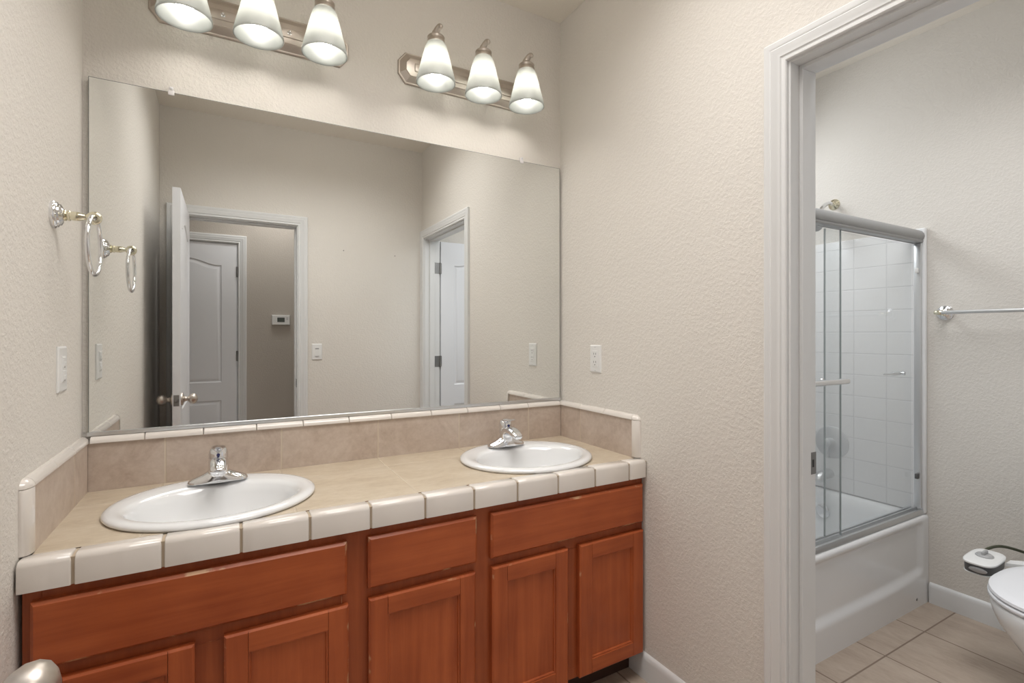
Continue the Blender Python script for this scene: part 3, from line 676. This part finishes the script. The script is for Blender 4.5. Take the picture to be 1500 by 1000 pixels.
# ------------------------------------------------------------------ vanity lights
def make_light(cx_, label):
    t = thing('vanity_light', label, 'wall lamp', (cx_, 0.0125, 2.315), 'three-lamp vanity lights')
    zc = 2.316; hw = 0.303; hh = 0.0615; cc = 0.036
    def octo(k, y, kz=1.0):
        w_ = hw-k; h_ = hh-k*kz
        c_ = cc*(h_/hh)
        return [V(cx_+a, y, zc+b_) for a, b_ in ((-w_, -h_+c_), (-w_+c_*0.8, -h_), (w_-c_*0.8, -h_), (w_, -h_+c_), (w_, h_-c_), (w_-c_*0.8, h_), (-w_+c_*0.8, h_), (-w_, h_-c_))]
    bm = B()
    loft(bm, [octo(0, 0.0124), octo(0, 0.0065), octo(0.003, 0.004), octo(0.006, 0.004), octo(0.026, -0.010, 1.0), octo(0.028, -0.0135, 1.0), octo(0.0315, -0.0145, 1.0)])
    bp_ = finish(bm, 'backplate', 'nickel', t, 18)
    bm = B(); box(bm, cx_-hw+0.060, cx_+hw-0.060, -0.0185, -0.0125, zc-0.016, zc+0.016, 0.003, 3); finish(bm, 'centre_rib', 'nickel', bp_, 30)
    for k in (-0.5, 0.5):
        bm = B(); lathe(bm, (cx_+k*0.2, -0.018, zc), (0, -1, 0), [(0, 0.007), (0.002, 0.007), (0.004, 0.0045), (0.010, 0.0045), (0.013, 0.003), (0.014, 0.0)], 18)
        finish(bm, 'screw_cap', 'chrome', t, 40)
    for k in (-1, 0, 1):
        x = cx_+k*0.1985; y = -0.130
        # arm: from the plate, up behind the shade and into the holder
        bm = B()
        pts = smoothpts([(x, -0.012, 2.300), (x, -0.026, 2.302), (x, -0.040, 2.320), (x, -0.052, 2.350), (x, -0.072, 2.385), (x, -0.100, 2.400), (x, -0.122, 2.398), (x, -0.130, 2.392)], 5)
        tube(bm, pts, 0.0050, 10)
        lathe(bm, (x, -0.012, 2.300), (0, -1, 0), [(-0.002, 0.010), (0.004, 0.010), (0.007, 0.007)], 20)
        arm = finish(bm, 'arm', 'nickel', t, 50)
        # holder cup
        bm = B(); lathe(bm, (x, y, 2.404), (0, 0, -1), [(0, 0.008), (0.002, 0.013), (0.006, 0.0180), (0.010, 0.024), (0.014, 0.0295), (0.018, 0.0325), (0.026, 0.0305), (0.029, 0.0325), (0.040, 0.0335), (0.041, 0.029)], 32)
        cup = finish(bm, 'shade_holder', 'nickel', t, 35)
        bm = B()
        pts = smoothpts([(x-0.003, y+0.006, 2.390), (x-0.003, y+0.002, 2.400), (x, y-0.004, 2.409), (x+0.003, y-0.012, 2.417), (x+0.007, y-0.021, 2.421), (x+0.009, y-0.027, 2.416), (x+0.006, y-0.023, 2.411)], 5)
        nn = len(pts); tube(bm, pts, [0.0150-0.0090*i/(nn-1) for i in range(nn)], 12); finish(bm, 'scroll_finial', 'nickel', cup, 60)
        # glass shade
        bm = B()
        pr = [(2.368, 0.027), (2.366, 0.0318), (2.358, 0.0365), (2.340, 0.0430), (2.315, 0.0500), (2.285, 0.0570), (2.258, 0.0640), (2.236, 0.0695), (2.222, 0.0725), (2.2145, 0.0732), (2.213, 0.0712), (2.2145, 0.0695), (2.222, 0.0685), (2.236, 0.0658), (2.258, 0.0603), (2.285, 0.0533), (2.315, 0.0463), (2.340, 0.0393), (2.360, 0.0310)]
        lathe(bm, (x, y, 0), (0, 0, 1), pr, 48, False); finish(bm, 'lamp_shade', 'shade', t, 60)
        bm = B()
        pr = [(2.2380, 0.0), (2.2395, 0.008), (2.244, 0.016), (2.252, 0.0235), (2.263, 0.0285), (2.274, 0.0300), (2.286, 0.0285), (2.299, 0.0240), (2.312, 0.0175), (2.324, 0.0135), (2.336, 0.0130)]
        lathe(bm, (x, y, 0), (0, 0, 1), pr, 24, False); b_ = finish(bm, 'light_bulb', 'bulb', t, 60)
        bm = B(); lathe(bm, (x, y, 2.336), (0, 0, 1), [(0, 0.0145), (0.030, 0.0145), (0.031, 0.0)], 16); finish(bm, 'socket', 'plastic', t, 40)
    return t
make_light(1.2525, 'three-lamp brushed nickel vanity light nearest the right wall')
make_light(0.4585, 'three-lamp brushed nickel vanity light above the left sink, cut by the frame')

# ------------------------------------------------------------------ towel ring and towel bar
def rosette(bm, o, d, r=0.034):
    lathe(bm, o, d, [(0, r), (0.005, r), (0.007, r*0.93), (0.010, r*0.90), (0.012, r*0.80), (0.016, r*0.76), (0.0185, r*0.62), (0.021, r*0.44), (0.024, r*0.36)], 36)
def post_prof(): return [(0.018, 0.0120), (0.022, 0.0145), (0.025, 0.0140), (0.027, 0.0110), (0.030, 0.0130), (0.033, 0.0130), (0.035, 0.0105), (0.042, 0.0115), (0.050, 0.0110), (0.058, 0.0085), (0.064, 0.0068), (0.070, 0.0066), (0.072, 0.0080)]
tr_ = thing('towel_ring', 'chrome and brass towel ring on the left wall', 'towel ring', (-0.004, -0.281, 1.567))
bm = B(); rosette(bm, (-0.004, -0.281, 1.567), (1, 0, 0)); finish(bm, 'rosette', 'chrome', tr_, 35)
bm = B(); lathe(bm, (-0.004, -0.281, 1.567), (1, 0, 0), post_prof(), 24); finish(bm, 'post', 'brass', tr_, 40)
bm = B(); tube(bm, [(0.076+0.011*math.cos(a*PI/12), -0.281, 1.566+0.011*math.sin(a*PI/12)) for a in range(24)], 0.0058, 12, True); finish(bm, 'end_loop', 'brass', tr_, 60)
bm = B(); R_ = 0.0735; tube(bm, [(0.0760+0.006*math.sin(a*PI/24)*0, -0.281+R_*math.cos(a*PI/24), 1.566+0.0035-R_+R_*math.sin(a*PI/24)) for a in range(48)], 0.0054, 14, True); finish(bm, 'ring', 'chrome', tr_, 60)
tb = thing('towel_bar', 'white-metal towel bar on the bathroom wall beside the tub', 'towel bar', (X2, -0.87, 1.37))
for y in (-0.870, -1.480):
    bm = B(); rosette(bm, (X2, y, 1.371), (-1, 0, 0), 0.034); finish(bm, 'rosette', 'chrome', tb, 35)
    bm = B(); lathe(bm, (X2, y, 1.371), (-1, 0, 0), post_prof(), 24)
    lathe(bm, (X2-0.076, y+0.016, 1.371), (0, -1, 0), [(0, 0.002), (0.002, 0.007), (0.007, 0.0095), (0.014, 0.0105), (0.022, 0.0105), (0.030, 0.0085), (0.034, 0.007)], 20); finish(bm, 'post', 'brass', tb, 40)
bm = B(); lathe(bm, (X2-0.076, -0.870, 1.371), (0, -1, 0), [(0, 0.0085), (0.610, 0.0085)], 18); finish(bm, 'bar', 'satin', tb, 40)

# ------------------------------------------------------------------ wall plates
def plate(mf, w_=0.071, h_=0.115, t=0.0055):
    bm = B(); R = []
    for k, n_ in ((0, 0), (0, t*0.45), (0.0025, t*0.85), (0.0045, t)):
        R.append([mf(a*(w_/2-k), b_*(h_/2-k), n_) for a, b_ in ((-1, -1), (1, -1), (1, 1), (-1, 1))])
    loft(bm, R); return bm
def pbox(bm, mf, u0, u1, v0, v1, n0, n1, e=0.0008):
    loft(bm, [[mf(u, v, n_) for u, v in ((u0+k, v0+k), (u1-k, v0+k), (u1-k, v1-k), (u0+k, v1-k))] for k, n_ in ((0, n0), (0, n1-e), (e, n1))])
def pdisc(bm, mf, u, v, r, n0, n1): loft(bm, [[mf(u+rr*math.cos(2*PI*i/14), v+rr*math.sin(2*PI*i/14), n_) for i in range(14)] for rr, n_ in ((r, n0), (r, n1-0.0004), (r*0.8, n1))])
# duplex outlet, right wall
mf = lambda u, v, n_: V(W-n_, -0.2505-u, 1.169+v)
ot = thing('wall_outlet', 'white duplex outlet on the right wall beside the mirror', 'outlet', (W, -0.2505, 1.169))
finish(plate(mf), 'cover_plate', 'plastic', ot, 20)
bm = B(); pbox(bm, mf, -0.0165, 0.0165, -0.0335, 0.0335, 0.005, 0.0072); rc = finish(bm, 'receptacle', 'plastic', ot, 20)
bm = B()
for v0 in (0.017, -0.017):
    for u in (-0.0065, 0.0065): pbox(bm, mf, u-0.0012, u+0.0012, v0, v0+0.008, 0.0070, 0.0075, 0.0002)
    pdisc(bm, mf, 0, v0-0.008, 0.0028, 0.0070, 0.0075)
finish(bm, 'slots', 'dark', rc, 20)
bm = B(); pdisc(bm, mf, 0, 0.049, 0.003, 0.005, 0.0062); finish(bm, 'screw', 'satin', ot, 20)
bm = B(); pdisc(bm, mf, 0, -0.049, 0.003, 0.005, 0.0062); finish(bm, 'screw', 'satin', ot, 20)
# stacked switch, left wall
mf = lambda u, v, n_: V(-0.004+n_, -0.2140+u, 1.181+v)
sw = thing('light_switch', 'white stacked double switch on the left wall below the towel ring', 'switch', (-0.004, -0.2140, 1.181))
finish(plate(mf, 0.076, 0.117), 'cover_plate', 'plastic', sw, 20)
bm = B(); pbox(bm, mf, -0.017, 0.017, -0.034, 0.034, 0.005, 0.0068); finish(bm, 'switch_body', 'plastic', sw, 20)
for v in (0.017, -0.017):
    bm = B(); pbox(bm, mf, -0.013, 0.013, v-0.0135, v+0.0135, 0.0062, 0.0085, 0.001); pbox(bm, mf, -0.009, 0.009, v-0.010, v+0.002, 0.008, 0.0105, 0.0012); rk = finish(bm, 'rocker', 'plastic', sw, 20)
    bm = B(); pbox(bm, mf, -0.004, 0.004, v-0.0128, v-0.0112, 0.0082, 0.0088, 0.0002); finish(bm, 'mark', 'grey_plastic', rk, 20)
# timer switch on the front wall (seen in mirror)
mf = lambda u, v, n_: V(0.930-u, -L+n_, 1.147+v)
sw = thing('light_switch', 'white rocker switch on the wall beside the entry doorway, in the mirror', 'switch', (0.930, -L, 1.147))
finish(plate(mf, 0.070, 0.115), 'cover_plate', 'plastic', sw, 20)
bm = B(); pbox(bm, mf, -0.0165, 0.0165, -0.033, 0.033, 0.005, 0.0085, 0.001); rk = finish(bm, 'rocker', 'plastic', sw, 20)
bm = B(); pbox(bm, mf, -0.013, 0.013, 0.018, 0.027, 0.0080, 0.0092, 0.0004); finish(bm, 'indicator_window', 'silver_plastic', rk, 20)
bm = B(); pbox(bm, mf, -0.013, 0.013, -0.0325, -0.0295, 0.0080, 0.0092, 0.0003); finish(bm, 'air_gap_tab', 'silver_plastic', rk, 20)
# thermostat
mf = lambda u, v, n_: V(0.783-u, HY+n_, 1.400+v)
th_ = thing('thermostat', 'white digital thermostat on the hall wall, in the mirror', 'thermostat', (0.783, HY, 1.400))
finish(plate(mf, 0.150, 0.088, 0.026), 'housing', 'plastic', th_, 20)
bm = B(); pbox(bm, mf, -0.030, 0.030, -0.018, 0.022, 0.0255, 0.0275, 0.0006); finish(bm, 'screen', 'lcd', th_, 20)
bm = B(); pbox(bm, mf, -0.058, -0.044, 0.016, 0.022, 0.0255, 0.0272, 0.0004); pbox(bm, mf, -0.058, -0.044, 0.004, 0.010, 0.0255, 0.0272, 0.0004); finish(bm, 'buttons', 'silver_plastic', th_, 20)
# two small holes left by nails in the front wall, drawn as studs
for x, z, lb in ((1.1143, 1.890, 'small dark hole in the wall nearer the entry doorway, in the mirror'), (1.4979, 1.879, 'small dark hole in the wall nearer the bathroom doorway, in the mirror')):
    bm = B(); lathe(bm, (x, -L-0.004, z), (0, 1, 0), [(0, 0.0015), (0.010, 0.0015), (0.0102, 0.004), (0.0115, 0.004), (0.012, 0.001)], 12)
    tag(finish(bm, 'nail_hole', 'hinge', None, 30), lb, 'nail_hole', 'holes in the front wall')

# ------------------------------------------------------------------ bathtub
TX0, TX1, TF, TB = W+WT+0.002, X2-0.0015, -0.806, -0.024
TZ = 0.418
tub = thing('bathtub', 'white alcove bathtub with recessed apron', 'bathtub', ((TX0+TX1)/2, -0.41, 0))
bm = B()
def rr(x0, x1, y0, y1, z, r, n_=10):
    out = []
    for cx_, cy_, a0 in ((x1-r, y1-r, 0), (x0+r, y1-r, 90), (x0+r, y0+r, 180), (x1-r, y0+r, 270)):
        for i in range(n_):
            t = math.radians(a0+90*i/(n_-1)); out.append(V(cx_+r*math.cos(t), cy_+r*math.sin(t), z))
    return out
ri = [rr(TX0, TX1, TF+0.020, TB, 0.0, 0.003), rr(TX0, TX1, TF+0.020, TB, TZ-0.03, 0.003), rr(TX0, TX1, TF+0.020, TB, TZ-0.006, 0.004), rr(TX0+0.004, TX1-0.004, TF+0.024, TB-0.004, TZ, 0.004),
      rr(TX0+0.065, TX1-0.065, TF+0.088, TB-0.055, TZ+0.002, 0.10), rr(TX0+0.078, TX1-0.078, TF+0.100, TB-0.066, TZ-0.008, 0.10), rr(TX0+0.10, TX1-0.088, TF+0.112, TB-0.076, TZ-0.06, 0.11),
      rr(TX0+0.15, TX1-0.105, TF+0.130, TB-0.092, 0.20, 0.13), rr(TX0+0.19, TX1-0.125, TF+0.150, TB-0.112, 0.11, 0.14), rr(TX0+0.27, TX1-0.19, TF+0.21, TB-0.17, 0.075, 0.12), rr(TX0+0.36, TX1-0.28, TF+0.28, TB-0.24, 0.07, 0.08)]
loft(bm, ri, False, True)
finish(bm, 'tub_shell', 'tub', tub, 60)
# apron with recessed field, modelled as a grid
bm = B(); nx, nz = 96, 60; G = []
def sm(t): t = max(0.0, min(1.0, t)); return t*t*(3-2*t)
for iz in range(nz+1):
    row = []
    z = TZ*iz/nz
    for ix in range(nx+1):
        x = TX0+(TX1-TX0)*ix/nx
        d = 0.0
        if z > TZ-0.022: d = 0.022*(1-math.sqrt(max(0, 1-((z-(TZ-0.022))/0.022)**2)))
        top_ = sm((0.395-z)/0.028); right = sm((TX1-0.055-x)/0.025)*sm((x-TX0-0.055)/0.025)
        # lower edge of the recess bows upward toward the ends
        q = (x-(TX0+TX1)/2)/((TX1-TX0)/2)
        low = sm((z-(0.120+0.030*abs(q)**4))/0.045)
        d += 0.014*top_*right*low
        row.append(bm.verts.new((x, TF+d, z)))
    G.append(row)
for a, b_ in zip(G, G[1:]):
    for i in range(nx): bm.faces.new((a[i], a[i+1], b_[i+1], b_[i]))
# close the apron back and edges
bk = [[bm.verts.new((x, TF+0.0245, z)) for x in (TX0, TX1)] for z in (0, TZ)]
bm.faces.new((bk[0][0], bk[1][0], bk[1][1], bk[0][1]))
bm.faces.new([bk[0][0]]+[G[iz][0] for iz in range(nz+1)]+[bk[1][0]]); bm.faces.new([bk[0][1]]+[G[iz][-1] for iz in range(nz+1)]+[bk[1][1]])
bm.faces.new([bk[1][0]]+G[-1]+[bk[1][1]]); bm.faces.new([bk[0][0]]+G[0]+[bk[0][1]])
finish(bm, 'apron', 'tub', tub, 50)
bm = B(); lathe(bm, (3.161, TF+0.0005, 0.040), (0, -1, 0), [(0, 0.0065), (0.002, 0.006), (0.003, 0.003)], 16); finish(bm, 'apron_plug', 'hinge', tub, 40)
bm = B(); lathe(bm, (TX1-0.096, -0.37, 0.315), (-1, 0, 0.05), [(0, 0.036), (0.004, 0.036), (0.008, 0.030), (0.010, 0.01)], 28); finish(bm, 'overflow_plate', 'chrome', tub, 40)

# surround panels
su = thing('shower_surround', 'glossy white tiled-pattern shower surround above the tub', 'shower surround', (X2, -0.4, TZ))
ST = 1.775
bm = B(); box(bm, X2-0.018, X2-0.0015, -0.752, -0.012, TZ+0.001, ST, 0.003, 2); finish(bm, 'end_panel', 'surround', su, 30)
bm = B(); box(bm, W+WT+0.0015, W+WT+0.018, -0.752, -0.012, TZ+0.001, ST, 0.003, 2); finish(bm, 'end_panel', 'surround', su, 30)
bm = B(); box(bm, W+WT+0.0185, X2-0.0185, -0.011, 0.0110, TZ+0.001, ST, 0.003, 2); finish(bm, 'back_panel', 'surround_back', su, 30)
for x0, x1 in ((X2-0.027, X2-0.0015), (W+WT+0.0015, W+WT+0.027)):
    bm = B(); box(bm, x0, x1, -0.802, -0.7525, TZ+0.001, ST+0.004, 0.006, 3); finish(bm, 'front_flange', 'tub', su, 40)

# ------------------------------------------------------------------ sliding shower door
sd = thing('shower_door', 'sliding glass shower door with grey aluminium header and track', 'shower door', ((TX0+TX1)/2, -0.77, TZ))
DX0, DX1 = W+WT+0.0275, X2-0.0275
bm = B()
pf = [(-0.742, 1.712), (-0.742, 1.752), (-0.748, 1.766), (-0.760, 1.772), (-0.776, 1.771), (-0.790, 1.764), (-0.799, 1.751), (-0.802, 1.738), (-0.799, 1.727), (-0.793, 1.722), (-0.796, 1.714), (-0.792, 1.708), (-0.772, 1.706), (-0.768, 1.716), (-0.760, 1.716), (-0.756, 1.708)]
loft(bm, [[V(x, y, z) for y, z in pf] for x in (DX0, DX1)]); finish(bm, 'header', 'header', sd, 45)
bm = B()
pf = [(-0.740, 0.4195), (-0.740, 0.440), (-0.746, 0.440), (-0.748, 0.430), (-0.760, 0.430), (-0.762, 0.444), (-0.768, 0.444), (-0.770, 0.431), (-0.784, 0.431), (-0.786, 0.440), (-0.793, 0.440), (-0.797, 0.428), (-0.797, 0.4195)]
loft(bm, [[V(x, y, z) for y, z in pf] for x in (DX0, DX1)]); finish(bm, 'bottom_track', 'satin', sd, 30)
bm = B(); box(bm, DX1-0.012, DX1, -0.792, -0.762, 0.4445, 1.7055, 0.002, 2); jm = finish(bm, 'side_channel', 'satin', sd, 30)
for z in (1.575, 0.595):
    bm = B(); box(bm, DX1-0.026, DX1-0.0122, -0.784, -0.770, z-0.012, z+0.012, 0.003, 2); finish(bm, 'bumper', 'plastic' if z > 1 else 'grey_plastic', jm, 40)
bm = B(); box(bm, DX0, DX0+0.012, -0.792, -0.762, 0.4445, 1.7055, 0.002, 2); finish(bm, 'side_channel', 'satin', sd, 30)
bm = B(); box(bm, 2.500, DX1-0.020, -0.7570, -0.7510, 0.4455, 1.7040); gp = finish(bm, 'glass_panel', 'glass', sd, 0)
bm = B(); box(bm, 2.4975, 2.4995, -0.7575, -0.7505, 0.4455, 1.7040); finish(bm, 'glass_edge', 'glass_edge', gp, 0)
bm = B(); box(bm, DX0+0.02, 2.568, -0.7810, -0.7750, 0.4455, 1.7040); gp2 = finish(bm, 'glass_panel', 'glass', sd, 0)
bm = B(); box(bm, 2.5685, 2.5700, -0.7815, -0.7745, 0.4455, 1.7040); finish(bm, 'glass_edge', 'glass_edge', gp2, 0)
bm = B(); lathe(bm, (1.96, -0.828, 1.085), (1, 0, 0), [(0, 0.005), (0.003, 0.012), (0.562, 0.012), (0.567, 0.005)], 20)
for x in (2.06, 2.43): lathe(bm, (x, -0.7815, 1.085), (0, -1, 0), [(0, 0.012), (0.004, 0.012), (0.008, 0.007), (0.044, 0.007)], 16)
finish(bm, 'towel_handle', 'chrome', gp2, 40)
bm = B(); lathe(bm, (3.030, -0.7295, 1.0850), (1, 0, 0), [(0, 0.003), (0.003, 0.0045), (0.080, 0.0055), (0.085, 0.0095), (0.165, 0.0095), (0.168, 0.005)], 20)
lathe(bm, (3.180, -0.7505, 1.0850), (0, 1, 0), [(0, 0.009), (0.004, 0.009), (0.021, 0.006)], 16)
finish(bm, 'inner_pull_bar', 'chrome', gp, 40)

# shower head, mixing valve
sh = thing('wall_shower', 'shower head on a short arm above the tub', 'shower head', (X2, -0.377, 1.985))
bm = B(); lathe(bm, (X2, -0.377, 1.985), (-1, 0, 0), [(0, 0.030), (0.004, 0.029), (0.010, 0.018), (0.014, 0.012)], 28); finish(bm, 'escutcheon', 'brass', sh, 40)
bm = B(); tube(bm, smoothpts([(X2-0.008, -0.377, 1.985), (X2-0.06, -0.377, 1.985), (X2-0.115, -0.377, 1.955), (X2-0.155, -0.377, 1.905)], 6), 0.0105, 14); finish(bm, 'arm', 'chrome', sh, 60)
bm = B(); lathe(bm, (X2-0.150, -0.377, 1.912), (-0.62, 0, -0.78), [(0, 0.012), (0.012, 0.017), (0.026, 0.016), (0.034, 0.020), (0.062, 0.040), (0.078, 0.044), (0.084, 0.042), (0.085, 0.02)], 30); finish(bm, 'spray_head', 'header', sh, 40)
vl = thing('shower_valve', 'round chrome shower valve seen through the glass', 'faucet', (X2-0.018, -0.375, 0.68))
bm = B(); lathe(bm, (X2-0.0180, -0.375, 0.68), (-1, 0, 0), [(0, 0.088), (0.003, 0.088), (0.008, 0.080), (0.012, 0.045), (0.016, 0.030)], 40); finish(bm, 'escutcheon', 'valve', vl, 40)
bm = B(); lathe(bm, (X2-0.030, -0.375, 0.68), (-1, 0, 0), [(0, 0.027), (0.030, 0.025), (0.046, 0.022), (0.050, 0.012)], 28)
box(bm, X2-0.070, X2-0.052, -0.384, -0.366, 0.60, 0.68, 0.004, 2); finish(bm, 'handle', 'valve', vl, 40)
tsp = thing('tub_spout', 'chrome tub spout above the rim, seen through the glass', 'faucet', (X2-0.018, -0.36, 0.50))
bm = B(); tube(bm, smoothpts([(X2-0.0180, -0.36, 0.505), (X2-0.06, -0.36, 0.507), (X2-0.105, -0.36, 0.500), (X2-0.125, -0.36, 0.475)], 6), [0.026]*6+[0.025]*6+[0.022]*6+[0.020], 20); finish(bm, 'spout', 'satin', tsp, 60)

# ------------------------------------------------------------------ toilet
TYC = -1.388
tl = thing('toilet', 'white toilet with closed lid, cut by the right edge of the frame', 'toilet', (2.90, TYC, 0))
def egg(x0, x1, hw, z, n_=48, p=1.0):
    """ plan outline: front (x0) rounded, back (x1) squarer """
    out = []
    cx_ = x0+(x1-x0)*0.46
    for i in range(n_):
        t = 2*PI*i/n_; c, s_ = math.cos(t), math.sin(t)
        if c < 0: x = cx_+(cx_-x0)*c
        else: x = cx_+(x1-cx_)*math.copysign(abs(c)**0.75, c)
        out.append(V(x, TYC+hw*math.copysign(abs(s_)**(0.92 if c < 0 else 0.78), s_), z))
    return out
bm = B()
R = [egg(2.62, 3.16, 0.112, 0.0), egg(2.62, 3.16, 0.112, 0.012), egg(2.635, 3.14, 0.100, 0.03), egg(2.645, 3.12, 0.092, 0.09), egg(2.635, 3.11, 0.098, 0.15), egg(2.600, 3.10, 0.120, 0.21), egg(2.555, 3.09, 0.150, 0.265), egg(2.520, 3.08, 0.173, 0.315),
     egg(2.505, 3.08, 0.184, 0.350), egg(2.502, 3.08, 0.187, 0.375), egg(2.505, 3.08, 0.184, 0.388), egg(2.515, 3.07, 0.176, 0.392)]
loft(bm, R); finish(bm, 'bowl', 'porcelain', tl, 60)
bm = B(); loft(bm, [egg(2.508, 2.985, 0.180, 0.3935), egg(2.503, 2.988, 0.185, 0.397), egg(2.503, 2.988, 0.185, 0.406), egg(2.507, 2.985, 0.181, 0.409)]); finish(bm, 'seat', 'lid', tl, 60)
bm = B(); loft(bm, [egg(2.510, 2.990, 0.179, 0.4115), egg(2.505, 2.993, 0.184, 0.415), egg(2.507, 2.992, 0.182, 0.423), egg(2.520, 2.985, 0.170, 0.4285), egg(2.540, 2.97, 0.152, 0.4310), egg(2.60, 2.93, 0.11, 0.4330)]); finish(bm, 'lid', 'lid', tl, 50)
bm = B(); box(bm, 3.085, 3.270, TYC-0.183, TYC+0.183, 0.393, 0.745, 0.02, 4); finish(bm, 'tank', 'porcelain', tl, 50)
bm = B(); box(bm, 3.078, 3.276, TYC-0.188, TYC+0.188, 0.7455, 0.775, 0.010, 3); finish(bm, 'tank_lid', 'porcelain', tl, 50)
bm = B(); box(bm, 2.99, 3.12, TYC-0.17, TYC+0.17, 0.30, 0.392, 0.015, 3); finish(bm, 'tank_shelf', 'porcelain', tl, 50)
bm = B(); lathe(bm, (3.0855, TYC+0.13, 0.69), (-1, 0, 0), [(0, 0.012), (0.010, 0.012), (0.012, 0.006)], 16); box(bm, 3.066, 3.074, TYC+0.06, TYC+0.138, 0.682, 0.698, 0.003, 2); finish(bm, 'flush_lever', 'chrome', tl, 40)

# bidet attachment
bd = thing('bidet_attachment', 'white bidet control with dark front beside the toilet seat', 'bidet attachment', (2.87, -1.14, 0.39))
def pad(z, k, n_=28):
    out = []; c0 = V(2.868, -1.138, z); ux = V(0.955, 0.295, 0)*1.0; ux = V(1, 0.06, 0).normalized(); uy = V(-0.06, 1, 0).normalized()
    for i in range(n_):
        t = 2*PI*i/n_; c, s_ = math.cos(t), math.sin(t)
        out.append(c0+ux*((0.098-k)*math.copysign(abs(c)**0.6, c))+uy*((0.049-k)*math.copysign(abs(s_)**0.55, s_)))
    return out
bm = B(); loft(bm, [pad(0.4205, 0.004), pad(0.4215, 0.0), pad(0.4265, 0.0), pad(0.429, 0.003), pad(0.430, 0.008)]); top_p = finish(bm, 'control_top', 'plastic', bd, 50)
bm = B(); loft(bm, [pad(0.3900, 0.006), pad(0.391, 0.004), pad(0.4203, 0.003)]); finish(bm, 'control_body', 'grey_plastic', bd, 40)
bm = B(); loft(bm, [pad(0.3850, 0.010), pad(0.3862, 0.003), pad(0.3885, 0.002), pad(0.3898, 0.004)]); finish(bm, 'control_base', 'plastic', bd, 50)
bm = B(); loft(bm, [[V(2.7695-n_, -1.150+0.026*k*math.cos(2*PI*i/20), 0.406+0.0085*k*math.sin(2*PI*i/20)) for i in range(20)] for k, n_ in ((1, -0.004), (1, 0.0018), (0.85, 0.0026))]); finish(bm, 'oval_badge', 'silver_plastic', bd, 40)
bm = B(); lathe(bm, (2.875, -1.136, 0.430), (0, 0, 1), [(0, 0.027), (0.003, 0.027), (0.006, 0.024), (0.008, 0.022)], 28); box(bm, 2.853, 2.897, -1.141, -1.131, 0.436, 0.450, 0.004, 2); finish(bm, 'dial', 'dial_grey', bd, 40)
bm = B(); R = [[V(x, y, z) for y, z in ((y1, 0.397), (y0, 0.397), (y0, 0.409), (y1, 0.409))] for x, y0, y1 in ((2.93, -1.19, -1.165), (2.975, -1.19, -1.150))]
loft(bm, [[V(2.925, -1.180, z_) for z_ in (0.397,)]*1 + [V(2.925, -1.180, 0.409), V(2.975, -1.180, 0.409), V(2.975, -1.180, 0.397)], [V(3.00, -1.260, 0.397), V(3.00, -1.260, 0.409), V(3.045, -1.240, 0.409), V(3.045, -1.240, 0.397)]])
finish(bm, 'mounting_arm', 'plastic', bd, 30)
bm = B(); tube(bm, smoothpts([(2.958, -1.110, 0.412), (3.00, -1.106, 0.420), (3.08, -1.125, 0.420), (3.16, -1.17, 0.395), (3.22, -1.24, 0.36), (3.24, -1.28, 0.32)], 6), 0.0055, 10); finish(bm, 'hose', 'hose', bd, 60)
